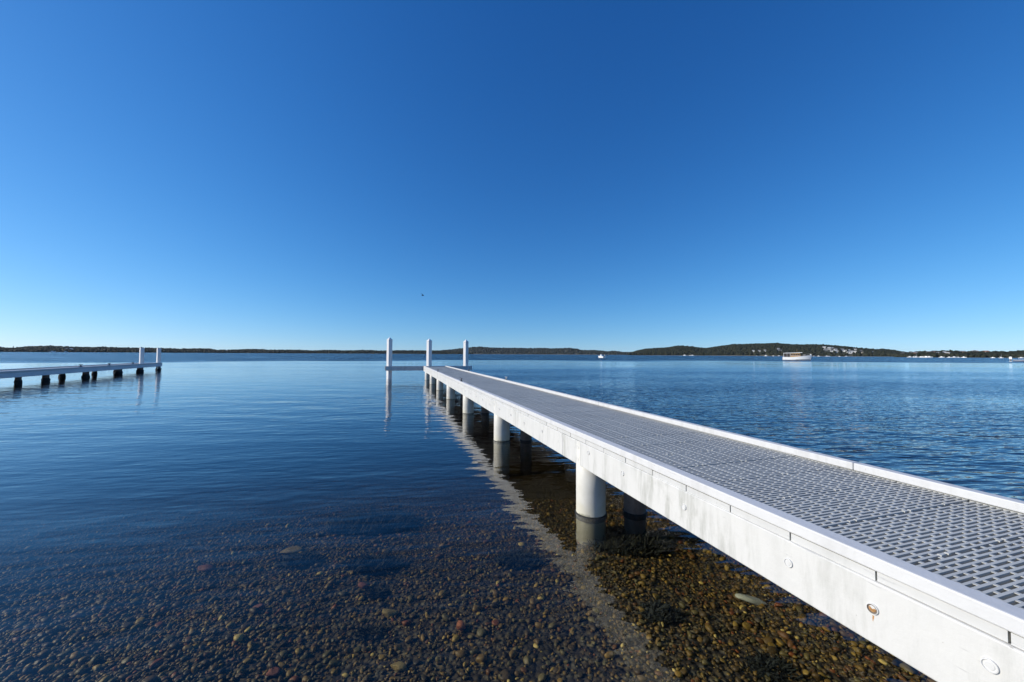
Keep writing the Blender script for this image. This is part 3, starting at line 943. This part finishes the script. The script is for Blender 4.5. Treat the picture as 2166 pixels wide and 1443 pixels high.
HILLS = {}
CLEAR = {}
def hill_clearings(name, prof, D, wback, tree_r, spots):
    """where houses stand the trees in front of them are thinned"""
    xs = [p[0] for p in prof]; yt = [p[1] for p in prof]
    out = []
    for x, y, w in spots:
        d = ray(x, float(np.interp(x, xs, yt))); dy = ray(x, y)
        hz = max(2.0, CAM_H + d.z / math.hypot(d.x, d.y) * (D + wback) - tree_r * 1.3)
        e = [(abs(CAM_H + dy.z / math.hypot(dy.x, dy.y) * (D + wback * f1) - np.interp(f1, (0, .02, .25, .6, 1), (0, .012, .28, .70, 1)) * hz), f1) for f1 in np.linspace(.03, 1, 60)]
        out.append((x, w * .42 * F_PX / (D * 1.6) * 1.6 + .5, min(e)[1]))
    CLEAR[name] = out
def hill(name, label, prof, D, wback, tree_r, n_trees, seed, mat, beach=0.0, curve=None):
    """terrain from the shore at distance D up to a ridge wback metres farther, then down behind; trees cover it"""
    g = np.random.default_rng(seed)
    xs = np.array([p[0] for p in prof], float); yt = np.array([p[1] for p in prof], float)
    px = np.arange(xs[0], xs[-1] + .1, 4.0)
    pyv = np.interp(px, xs, yt)
    cols = [(0.0, -.03, 1), (.02, .012, 1), (.25, .28, 0), (.6, .70, 0), (1.0, 1.0, 0), (1.5, .75, 0), (2.4, -.05, 0)]
    V = []; ridge = []
    for a, b in zip(px, pyv):
        d = ray(a, b); hl = math.hypot(d.x, d.y)
        ux, uy = d.x / hl, d.y / hl
        dsh = D if curve is None else curve(a)
        dr = dsh + wback
        hz = max(2.0, CAM_H + d.z / hl * dr - tree_r * 1.3)
        ridge.append((ux, uy, dsh, hz))
        for f_, z, _ in cols:
            w = dsh + wback * f_
            V.append((ux * w, uy * w, z * hz if z >= 0 else -4.0))
    m_ = len(cols); F = []
    for i in range(len(px) - 1):
        for j in range(m_ - 1):
            q = i * m_ + j
            F.append((q, q + m_, q + m_ + 1, q + 1))
    o = obj_from(raw_mesh(name, np.array(V), np.array(F), MAT['ground'], smooth=True), name)
    o.data.materials.append(MAT['beach'])
    fr = np.array([c[0] for c in cols]); fz = np.array([max(c[1], 0) for c in cols])
    for i, pl in enumerate(o.data.polygons):
        if i % (m_ - 1) == 0: pl.material_index = 1
    tag(o, label, kind='structure')
    HILLS[name] = (px, ridge, wback, fr, fz)
    # forest
    u = g.uniform(0, len(px) - 1.001, n_trees)
    f_ = np.concatenate([g.uniform(.035, 1.12, n_trees - n_trees // 4), g.uniform(.92, 1.06, n_trees // 4)])
    VV, FF = [], []; base = 0
    v0, f0 = ICO0
    clear = CLEAR.get(name, [])
    for a, f1 in zip(u, f_):
        i = int(a); t = a - i
        pxx = px[0] + a * 4.0
        if any(abs(pxx - cx_) < cw_ and f1 < cf_ + .05 and f1 > cf_ - .30 for cx_, cw_, cf_ in clear): continue
        r0, r1 = ridge[i], ridge[i + 1]
        ux, uy = r0[0] * (1 - t) + r1[0] * t, r0[1] * (1 - t) + r1[1] * t
        dsh = r0[2] * (1 - t) + r1[2] * t; hz = r0[3] * (1 - t) + r1[3] * t
        w = dsh + wback * f1; z = np.interp(f1, fr, fz) * hz
        rr = tree_r * g.uniform(.6, 1.35)
        v = v0 * np.array([rr, rr, rr * g.uniform(.8, 1.25)]) * (1 + .22 * g.normal(size=(12, 1)))
        VV.append(v + np.array([ux * w, uy * w, z + rr * .55])); FF.append(f0 + base); base += 12
    o2 = obj_from(raw_mesh('forest', np.concatenate(VV), np.concatenate(FF), MAT[mat], smooth=False), 'forest')
    tag(o2, 'dense dark tree cover of the ' + label, 'forest', kind='stuff')
    return o
hs1 = sorted([(1593.4, 744.5, 9), (1606, 744, 12), (1618, 744, 8), (1646.5, 741.2, 9), (1652, 743.5, 8), (1744, 737.8, 16), (1746.5, 741.3, 12), (1754.5, 739.8, 14), (1761, 739.2, 12), (1760.5, 744.4, 13),
              (1767.6, 741.8, 11), (1770, 746, 10), (1781, 741.8, 15), (1787, 744.4, 12), (1795.5, 744, 16), (1796, 748.2, 13), (1801.5, 747.4, 14), (1808.7, 742.3, 12), (1809.5, 747, 11),
              (1822, 744.4, 11), (1823, 748, 12), (1846, 747, 9)])
hs2 = [(1913, 750.5, 9), (1934, 750.5, 9), (1961.6, 748.9, 10), (1977, 749, 10), (1985.6, 751.4, 6), (1999, 749.6, 8), (2004, 751.4, 6), (2036, 744.5, 9), (2062, 746.4, 9), (2084.7, 748.9, 10), (2159, 748, 5)]
hill_clearings('headland', P_RIGHT, 1450, 420, 3.6, hs1)
hill_clearings('near_shore', P_FAR_R, 900, 140, 2.6, hs2)
hill('low_shore', 'low wooded far shore on the left', P_LEFT, 2300, 260, 4.5, 9000, 1, 'forest')
hill('distant_hill', 'bluish distant hill in the middle of the horizon', P_MID, 4300, 700, 9, 5000, 2, 'forest_far')
hill('headland', 'wooded headland behind the white cruiser', P_RIGHT, 1450, 420, 3.6, 16000, 3, 'forest')
hill('near_shore', 'low built-up shore at the right', P_FAR_R, 900, 140, 2.6, 5000, 4, 'forest')

def on_hill(nm, x, py):
    """a spot on the slope that a pixel looks at: the fraction up the slope that has its height"""
    px, ridge, wb, fr, fz = HILLS[nm]
    a = (x - px[0]) / 4.0; i = int(np.clip(a, 0, len(px) - 2)); t = a - i
    r0, r1 = ridge[i], ridge[i + 1]
    d = ray(x, py); hl = math.hypot(d.x, d.y)
    dsh = r0[2] * (1 - t) + r1[2] * t; hz = r0[3] * (1 - t) + r1[3] * t
    best = None
    for f1 in np.linspace(.03, 1.0, 80):
        w = dsh + wb * f1
        e = abs(CAM_H + d.z / hl * w - np.interp(f1, fr, fz) * hz)
        if best is None or e < best[0]: best = (e, f1, w)
    _, f1, w = best
    return Vector((d.x / hl * w, d.y / hl * w, float(np.interp(f1, fr, fz)) * hz)), math.atan2(d.x, d.y)

# houses -------------------------------------------------------------
WALLS = [simple('house_wall_' + n, c, .7, .06, .5) for n, c in (('white', (.62, .61, .58)), ('cream', (.46, .41, .32)), ('brick', (.30, .17, .12)), ('grey', (.32, .32, .31)))]
ROOFS = [simple('house_roof_' + n, c, .7, .12, .6) for n, c in (('grey', (.20, .20, .21)), ('white', (.46, .46, .46)), ('tile', (.26, .12, .08)), ('dark', (.08, .08, .09)))]
MAT['pane'] = simple('dark_window_glass', (.03, .035, .045), .15, .1, 1)
ORD = ['first', 'second', 'third', 'fourth', 'fifth', 'sixth', 'seventh', 'eighth', 'ninth', 'tenth', 'eleventh', 'twelfth', 'thirteenth', 'fourteenth', 'fifteenth',
       'sixteenth', 'seventeenth', 'eighteenth', 'nineteenth', 'twentieth', 'twenty-first', 'twenty-second', 'twenty-third', 'twenty-fourth', 'twenty-fifth', 'twenty-sixth']
def house(label, pos, az, w, d, h, wi, ri, group):
    t = empty('house', pos, -az)
    tag(t, label, 'house', group)
    MB().box(-w / 2, w / 2, -d / 2, d / 2, -4, h).build('wall', WALLS[wi], t)
    r = MB(); e = .5; rh = h + min(w, d) * .26
    r.add([(-w / 2 - e, -d / 2 - e, h - .1), (w / 2 + e, -d / 2 - e, h - .1), (w / 2 + e, d / 2 + e, h - .1), (-w / 2 - e, d / 2 + e, h - .1),
           (-w / 2 + d * .3, 0, rh), (w / 2 - d * .3, 0, rh)],
          [(0, 1, 5, 4), (1, 2, 5), (2, 3, 4, 5), (3, 0, 4), (3, 2, 1, 0)])
    r.build('roof', ROOFS[ri], t)
    n = max(2, int(w / 4))
    for i in range(n):
        x = -w / 2 + w * (i + .5) / n
        MB().box(x - .8, x + .8, -d / 2 - .06, -d / 2 + .02, h * .35, h * .78).build('window', MAT['pane'], t)
    return t
rr = random.Random(9)
for i, (x, y, w) in enumerate(hs1):
    p_, az = on_hill('headland', x, y)
    house('%s house from the left on the wooded headland slope' % ORD[i], p_, az + rr.uniform(-.4, .4), w * .8, w * .5, rr.uniform(4.5, 7), rr.choice((0, 0, 1, 3)), rr.choice((0, 1, 1, 3)), 'houses on the headland')
for i, (x, y, w) in enumerate(hs2):
    p_, az = on_hill('near_shore', x, y)
    house('%s house from the left along the low right-hand shore' % ORD[i], p_, az + rr.uniform(-.3, .3), w, w * .65, rr.uniform(3, 5), rr.choice((0, 1, 2, 2, 3)), rr.choice((0, 2, 1, 3)), 'houses on the right-hand shore')
for lab, hl_, x, y, w in (('small pale house at the foot of the distant middle hill', 'distant_hill', 1021, 746.2, 26), ('pale building on the left far shore below two pines', 'low_shore', 464, 744.2, 14),
                          ('pale roofed building right of the pale building on the left far shore', 'low_shore', 478, 743.6, 18), ('long low white shed at the water on the far left shore', 'low_shore', 146, 741, 24)):
    p_, az = on_hill(hl_, x, y)
    house(lab, p_, az, w, w * .5, 5, 0, 1, 'houses on far shores')

# trees ----------------------------------------------------------------
def broad_tree(label, pos, h, seed, group):
    g = np.random.default_rng(seed)
    t = empty('tree', pos); tag(t, label, 'tree', group)
    b = MB(); b.tube([(0, 0, -1), (.1, 0, h * .3), (.2, .1, h * .6)], [h * .035, h * .028, h * .015], 7)
    for a in (0.4, 2.3, 4.4):
        b.tube([(.1, 0, h * .35), (math.cos(a) * h * .16, math.sin(a) * h * .16, h * .55), (math.cos(a) * h * .27, math.sin(a) * h * .27, h * .72)], [h * .018, h * .013, h * .006], 5)
    b.build('trunk', MAT['bark'], t)
    c = MB(); cl = [(math.cos(a) * h * .25 * q, math.sin(a) * h * .25 * q, h * z) for a, q, z in zip(g.uniform(0, 6.28, 9), g.uniform(.3, 1, 9), g.uniform(.5, .88, 9))]
    for x, y, z in cl:
        for _ in range(34):
            d = g.normal(size=3); d /= np.linalg.norm(d); rr_ = h * .17 * g.uniform(.5, 1.05)
            p0 = Vector((x, y, z)) + Vector(d) * rr_
            u = Vector(g.normal(size=3)).normalized() * h * .035; v = Vector(g.normal(size=3)).normalized() * h * .035
            c.add([p0 - u, p0 - v, p0 + u, p0 + v], [(0, 1, 2, 3)])
    c.build('crown', MAT['leaf'], t)
def pine_tree(label, pos, h, seed):
    g = np.random.default_rng(seed)
    t = empty('pine_tree', pos); tag(t, label, 'pine tree', 'pines on the left skyline')
    MB().tube([(0, 0, -2), (0, 0, h * .97)], [h * .018, h * .003], 6).build('trunk', MAT['bark'], t)
    c = MB()
    for k_ in range(14):
        z = h * (.18 + .8 * k_ / 14); r_ = h * .17 * (1 - k_ / 15.5)
        for a in np.linspace(0, 6.28, 8)[:-1] + g.uniform(0, 1):
            d = Vector((math.cos(a), math.sin(a), 0)); s_ = Vector((-d.y, d.x, 0)); w = h * .022
            p1 = d * r_ + Vector((0, 0, z + h * .012))
            c.add([Vector((0, 0, z)) - s_ * w, Vector((0, 0, z)) + s_ * w, p1 + s_ * w, p1 - s_ * w], [(0, 1, 2, 3)])
            c.add([Vector((0, 0, z + .018 * h)), Vector((0, 0, z - .018 * h)), p1 - Vector((0, 0, .02 * h)), p1 + Vector((0, 0, .02 * h))], [(0, 1, 2, 3)])
    c.build('crown', MAT['leaf'], t)
bt = [(1950, 742.3, 'leftmost'), (1990, 741.8, 'second'), (2022.6, 741.2, 'third'), (2063, 740.7, 'fourth, standing clear of the rest'), (2072, 742.3, 'fifth'), (2120.7, 742.9, 'sixth'), (2142, 742.3, 'seventh'), (2154, 741.2, 'eighth')]
for i, (x, y, o_) in enumerate(bt):
    d = ray(x, y); hl_ = math.hypot(d.x, d.y); w = 980
    top = CAM_H + d.z / hl_ * w; h = 9.5 + (i % 3)
    broad_tree('tall spreading tree on the low right-hand shore, %s' % o_, (d.x / hl_ * w, d.y / hl_ * w, top - h), h, 70 + i, 'tall trees on the right-hand shore')
pt = [(28.5, 731.2, 'leftmost and largest'), (465.5, 738.6, 'second'), (476.5, 738.3, 'third'), (500, 738.2, 'fourth'), (605.5, 739.6, 'fifth'), (620.5, 738.8, 'sixth'), (633.5, 737.6, 'seventh'), (642, 739.6, 'eighth'), (649, 739.3, 'ninth'), (730.5, 740.4, 'tenth')]
for i, (x, y, o_) in enumerate(pt):
    d = ray(x, y); hl_ = math.hypot(d.x, d.y); w = 2420
    top = CAM_H + d.z / hl_ * w; h = 24 if i else 34
    pine_tree('dark pine rising above the left far shore, %s of the pines' % o_, (d.x / hl_ * w, d.y / hl_ * w, top - h), h, 90 + i)

# ------------------------------------------------------------------ boats
MAT['boat_white'] = simple('white_boat_paint', (.86, .86, .83), .35, .04, 2)
MAT['boat_navy'] = simple('dark_boot_stripe', (.035, .035, .05), .5, .1, 2)
MAT['varnish'] = simple('varnished_timber', (.46, .27, .10), .4, .2, 3)
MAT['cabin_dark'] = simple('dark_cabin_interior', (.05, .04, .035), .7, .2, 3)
MAT['alu'] = simple('pale_aluminium_gunwale', (.58, .60, .64), .4, .05, 3)
MAT['hull_shaded'] = simple('blue_grey_shaded_hull', (.13, .15, .20), .5, .1, 3)  # shade on the hull side is put into this dark colour
MAT['rail'] = simple('stainless_rail', (.6, .6, .6), .3, .05, 3, 0, .8)
def hull(L, B, stern_h, bow_h, draft, n=18, plumb=.06, stern_w=.8, z_from=None, z_to=None):
    """lofted hull, bow towards +x; z_from/z_to cut out a band of it"""
    b = MB(); rows = []
    m_ = 9
    for i in range(n + 1):
        t = i / n
        x = -L / 2 + L * t
        w = B / 2 * (stern_w + (1 - stern_w) * min(1, t / .35)) * (1 - max(0, (t - .45) / .55) ** 2.2)
        top = stern_h + (bow_h - stern_h) * max(0, (t - .25) / .75) ** 1.7 - .06 * math.sin(math.pi * min(1, t * 2))
        row = []
        for j in range(m_):
            f_ = j / (m_ - 1)                  # keel to sheer
            z = -draft + (top + draft) * f_
            ww = w * min(1, (f_ * 2.8) ** .6) * (.95 + .05 * f_)
            xx = x + (plumb * L * (f_ - .4) * max(0, t - .8) * 5)
            row.append((xx, ww, z))
        rows.append(row)
    for side in (1, -1):
        vs = [(x, y * side, z) for r_ in rows for x, y, z in r_]
        fs = []
        for i in range(n):
            for j in range(m_ - 1):
                q = i * m_ + j
                f_ = (q, q + m_, q + m_ + 1, q + 1)
                fs.append(f_ if side < 0 else f_[::-1])
        b.add(vs, fs)
    # transom and deck
    tr = [(x, y, z) for x, y, z in rows[0]] + [(x, -y, z) for x, y, z in rows[0][::-1]]
    b.add(tr, [tuple(range(len(tr)))])
    for i in range(n):
        a, c = rows[i][-1], rows[i + 1][-1]
        b.add([(a[0], a[1], a[2] - .06), (c[0], c[1], c[2] - .06), (c[0], -c[1], c[2] - .06), (a[0], -a[1], a[2] - .06)], [(0, 1, 2, 3)])
    return b, rows
def side_heading(p):
    """rotation that turns +x to the viewer's right at this spot"""
    return -math.atan2(p.x, p.y)

# the white timber cruiser
cp = on_z(1685, 761.6)
cr = empty('cruiser_boat', (cp.x, cp.y, 0), side_heading(cp))
tag(cr, 'white timber motor cruiser with varnished cabin moored before the headland', 'boat')
hb, rows = hull(8.6, 2.7, 1.15, 1.95, .5)
hb.build('hull', MAT['boat_white'], cr, smooth=False)
sb = MB()
for side in (1, -1):
    vs, fs = [], []
    for i, r_ in enumerate(rows):
        zs = [q[2] for q in r_]; ys = [q[1] for q in r_]; xs_ = [q[0] for q in r_]
        for z in (-.08, .17):
            vs.append((float(np.interp(z, zs, xs_)), side * (float(np.interp(z, zs, ys)) + .012), z))
    for i in range(len(rows) - 1): fs.append((2 * i, 2 * i + 2, 2 * i + 3, 2 * i + 1))
    sb.add(vs, fs)
sb.build('boot_stripe', MAT['boat_navy'], cr)
rb = MB()
for side in (1, -1):
    rb.tube([(r_[-1][0], side * (r_[-1][1] + .02), r_[-1][2] - .05) for r_ in rows], .04, 5)
rb.build('rubbing_strake', MAT['boat_white'], cr)
wheel = MB(); wheel.add([(-1.85, -.98, 1.0), (1.30, -.90, 1.0), (1.30, .90, 1.0), (-1.85, .98, 1.0), (-1.80, -.92, 2.42), (1.05, -.84, 2.58), (1.05, .84, 2.58), (-1.80, .92, 2.42)],
          [(0, 3, 2, 1), (4, 5, 6, 7), (0, 1, 5, 4), (1, 2, 6, 5), (2, 3, 7, 6), (3, 0, 4, 7)])
wheel.build('cabin', MAT['varnish'], cr)
for i, x in enumerate((-1.42, -.72, -.02, .66)):
    for sy in (-1, 1):
        y = sy * .93
        o = MB().box(x - .24, x + .24, min(y, y + sy * .05), max(y, y + sy * .05), 1.72, 2.28).build('window', MAT['pane'], cr)
        MB().box(x - .30, x + .30, min(y + sy * .0, y + sy * .03), max(y, y + sy * .03), 1.64, 1.70).build('sill', MAT['boat_white'], o)
MB().box(1.10, 1.34, -.7, .7, 1.75, 2.35).build('windscreen', MAT['pane'], cr)
MB().add([(-4.05, -1.12, 2.50), (1.75, -1.0, 2.72), (1.75, 1.0, 2.72), (-4.05, 1.12, 2.50), (-4.05, -1.12, 2.66), (1.75, -1.0, 2.90), (1.75, 1.0, 2.90), (-4.05, 1.12, 2.66)],
         [(0, 3, 2, 1), (4, 5, 6, 7), (0, 1, 5, 4), (1, 2, 6, 5), (2, 3, 7, 6), (3, 0, 4, 7)]).build('canopy', MAT['boat_white'], cr)
MB().box(-3.75, -1.9, -.95, .95, 1.05, 2.48).build('dark_opening', MAT['cabin_dark'], cr)  # solid dark block standing for the shaded opening under the canopy
for x in (-3.95, -2.9, -1.95):
    for sy in (-1, 1):
        MB().tube([(x, sy * 1.02, 1.05), (x, sy * 1.04, 2.52)], .03, 6).build('canopy_post', MAT['boat_white'], cr)
MB().box(1.55, 2.7, -.5, .5, 1.25, 1.85).build('fore_hatch', MAT['cabin_dark'], cr)
MB().box(1.9, 2.75, -.52, .52, 1.86, 1.95).build('hatch_lid', MAT['boat_white'], cr)
MB().tube([(.2, 0, 2.85), (.1, 0, 4.1)], [.035, .02], 6).build('mast', MAT['varnish'], cr)
br = MB()
for sy in (-1, 1):
    br.tube([(2.4, sy * .75, 2.0), (3.3, sy * .42, 2.25), (4.2, 0, 2.45)], .02, 5)
    for x, y, z in ((2.4, .75, 1.4), (3.3, .42, 1.6)): br.tube([(x, sy * y, z), (x, sy * y, z + .62)], .015, 5)
br.build('bow_rail', MAT['rail'], cr)
MB().box(4.0, 4.42, -.12, .12, 1.95, 2.25).build('bow_fitting', MAT['boat_white'], cr)

# runabout, seen from the quarter
rp = on_z(1272, 757.2)
ru = empty('runabout_boat', (rp.x, rp.y, 0), side_heading(rp) + R(128))
tag(ru, 'small white runabout with grey outboard lying off the jetty head', 'boat')
hull(4.6, 1.9, .75, 1.1, .25, 14)[0].build('hull', MAT['boat_white'], ru)
MB().box(-.35, .35, -.36, .36, .7, 1.55).build('console', MAT['boat_white'], ru, bevel=.06)
MB().add([(.36, -.4, 1.5), (.36, .4, 1.5), (.2, .36, 2.0), (.2, -.36, 2.0), (.40, -.4, 1.5), (.40, .4, 1.5), (.24, .36, 2.0), (.24, -.36, 2.0)],
         [(0, 1, 2, 3), (7, 6, 5, 4), (0, 4, 5, 1), (1, 5, 6, 2), (2, 6, 7, 3), (3, 7, 4, 0)]).build('windscreen', MAT['boat_white'], ru)
ob = MB(); ob.tube([(-2.5, 0, .2), (-2.65, 0, .9), (-2.9, 0, 1.5)], [.10, .16, .2], 8); ob.box(-3.1, -2.5, -.2, .2, 1.1, 1.65)
ob.build('outboard', MAT['galv'], ru, bevel=.05)

# dinghy with big white outboard at the right edge
dp_ = on_z(2138, 764.6)
di = empty('dinghy_boat', (dp_.x, dp_.y, 0), side_heading(dp_))
tag(di, 'low dinghy with a large white outboard at the right edge', 'boat')
hb2, r2 = hull(5.2, 2.0, .52, .75, .2, 14)
for q in (hb2,):
    q.v = [(x + 3.05, y, z) for x, y, z in q.v]
hb2.build('hull', MAT['hull_shaded'], di)
gw = MB()
for side in (1, -1):
    gw.tube([(r_[-1][0] + 3.05, side * r_[-1][1], r_[-1][2] + .02) for r_ in r2], .085, 6)
gw.build('gunwale', MAT['alu'], di)
en = MB()
en.add([(-.34, -.24, .78), (.34, -.24, .70), (.34, .24, .70), (-.34, .24, .78), (-.40, -.26, 1.35), (.30, -.26, 1.40), (.30, .26, 1.40), (-.40, .26, 1.35), (-.25, -.18, 1.66), (.20, -.18, 1.68), (.20, .18, 1.68), (-.25, .18, 1.66)],
       [(0, 3, 2, 1), (0, 1, 5, 4), (1, 2, 6, 5), (2, 3, 7, 6), (3, 0, 4, 7), (4, 5, 9, 8), (5, 6, 10, 9), (6, 7, 11, 10), (7, 4, 8, 11), (8, 9, 10, 11)])
en.build('outboard_cowl', MAT['boat_white'], di, bevel=.06)
MB().tube([(0, 0, .75), (.02, 0, .1)], [.16, .10], 8).build('outboard_leg', MAT['cabin_dark'], di)
MB().box(-.32, .30, -.11, .11, -.02, .16).build('cavitation_plate', MAT['boat_white'], di, bevel=.03)

# small boats moored off the right-hand shores
def small_boat(label, x, y, dist, L, mast=False, group='small boats moored off the right-hand shores', turn=0.0):
    d = ray(x, y); hl_ = math.hypot(d.x, d.y)
    p_ = Vector((d.x / hl_ * dist, d.y / hl_ * dist, 0))
    t = empty('moored_boat', p_, side_heading(p_) + turn)
    tag(t, label, 'boat', group)
    hull(L, L * .33, L * .13, L * .2, .3, 8)[0].build('hull', MAT['boat_white'], t)
    MB().add([(-L * .22, -L * .11, L * .12), (L * .18, -L * .10, L * .14), (L * .18, L * .10, L * .14), (-L * .22, L * .11, L * .12), (-L * .20, -L * .10, L * .30), (L * .08, -L * .09, L * .31), (L * .08, L * .09, L * .31), (-L * .20, L * .10, L * .30)],
             [(0, 3, 2, 1), (4, 5, 6, 7), (0, 1, 5, 4), (1, 2, 6, 5), (2, 3, 7, 6), (3, 0, 4, 7)]).build('cabin', MAT['boat_white'], t)
    if mast:
        MB().tube([(L * .05, 0, L * .2), (L * .05, 0, L * 1.35)], [.07, .04], 5).build('mast', MAT['alu'], t)
        MB().tube([(L * .05, 0, L * .42), (-L * .38, 0, L * .40)], .09, 5).build('boom', MAT['boat_white'], t)
sbx = sorted([(1448, 8, 0), (1459.5, 5.5, 0), (1464.5, 8, 0), (1600.8, 4, 0), (1620, 6.5, 1), (1635.5, 5, 0), (1648, 7, 0), (1721.5, 5, 0), (1731.5, 6, 0), (1749, 6.5, 0), (1754, 5, 0), (1775.7, 4, 0), (1790, 6, 0)])
for i, (x, L, ms) in enumerate(sbx):
    small_boat('%s white boat from the left moored below the headland' % ORD[i], x, 750, 1240 + rr.uniform(-80, 60), L, ms, turn=rr.uniform(-.5, .5))
sby = sorted([(1924.5, 5.5, 0), (1933, 4, 0), (1938, 5, 1), (1948, 5, 0), (1952, 5, 0), (1959.4, 6.5, 0), (1966, 6.5, 0), (1991.6, 5.5, 0), (2008, 4.5, 0), (2018.5, 6, 0), (2027, 4, 0), (2039, 5, 0), (2100, 3.6, 0), (2117.4, 3.6, 1), (2160.4, 4.5, 0)])
for i, (x, L, ms) in enumerate(sby):
    small_boat('%s white boat from the left moored along the low right-hand shore' % ORD[i], x, 753, 780 + rr.uniform(-40, 60), L, ms, turn=rr.uniform(-.5, .5))
small_boat('white motor boat lying close to the far left shore', 111, 743, 2150, 16, group='boats off the left shore')
small_boat('white boat at the water edge beside the long shed, far left', 138.5, 743, 2150, 11, group='boats off the left shore')

# ------------------------------------------------------------------ bird
MAT['bird'] = simple('dark_feathers', (.02, .02, .024), .8, .2, 20)
bd = ray(894.5, 625.5); bl = math.hypot(bd.x, bd.y)
bp_ = Vector((0, 0, CAM_H)) + bd / bl * 62
bird = empty('bird', bp_, R(35))
bird.rotation_euler = (R(22), R(-8), R(40))
tag(bird, 'small dark bird flying above the jetty head', 'bird')
b = MB()
b.tube([(.20, 0, .01), (.155, 0, .015), (.12, 0, .012), (.03, 0, 0), (-.08, 0, 0), (-.17, 0, .004), (-.24, 0, .004)], [.004, .022, .030, .05, .045, .02, .03], 8)
b.build('body', MAT['bird'], bird, smooth=True)
for sy in (-1, 1):
    w = MB(); pr = [(0, .03, .02, .15), (.12, .02, .09, .15), (.24, -.02, .17, .12), (.36, -.08, .23, .06), (.42, -.12, .26, .01)]
    vs, fs = [], []
    for y, x, z, c in pr:
        vs += [(x + c * .4, sy * y, z + .006), (x - c * .6, sy * y, z), (x + c * .4, sy * y, z - .006), (x - c * .6, sy * y, z - .003)]
    for i in range(len(pr) - 1):
        q = i * 4
        fs += [(q, q + 1, q + 5, q + 4), (q + 2, q + 6, q + 7, q + 3), (q, q + 4, q + 6, q + 2), (q + 1, q + 3, q + 7, q + 5)]
    w.add(vs, fs).build('wing', MAT['bird'], bird)

# ------------------------------------------------------------------ haze
def mat_haze():
    k = NT('thin_blue_haze')
    v = k.n('VolumePrincipled')
    v.inputs['Color'].default_value = (.80, .90, 1.0, 1)
    v.inputs['Density'].default_value = 0.000014
    v.inputs['Anisotropy'].default_value = .1
    k.t.links.new(v.outputs[0], k.out.inputs['Volume'])
    return k.mat
HAZE = True
if HAZE:
    hz_ = MB().box(-8950, 8950, -120, 8950, -12, 160).build('haze', mat_haze())
    tag(hz_, 'thin bluish air haze over the lake', kind='stuff')
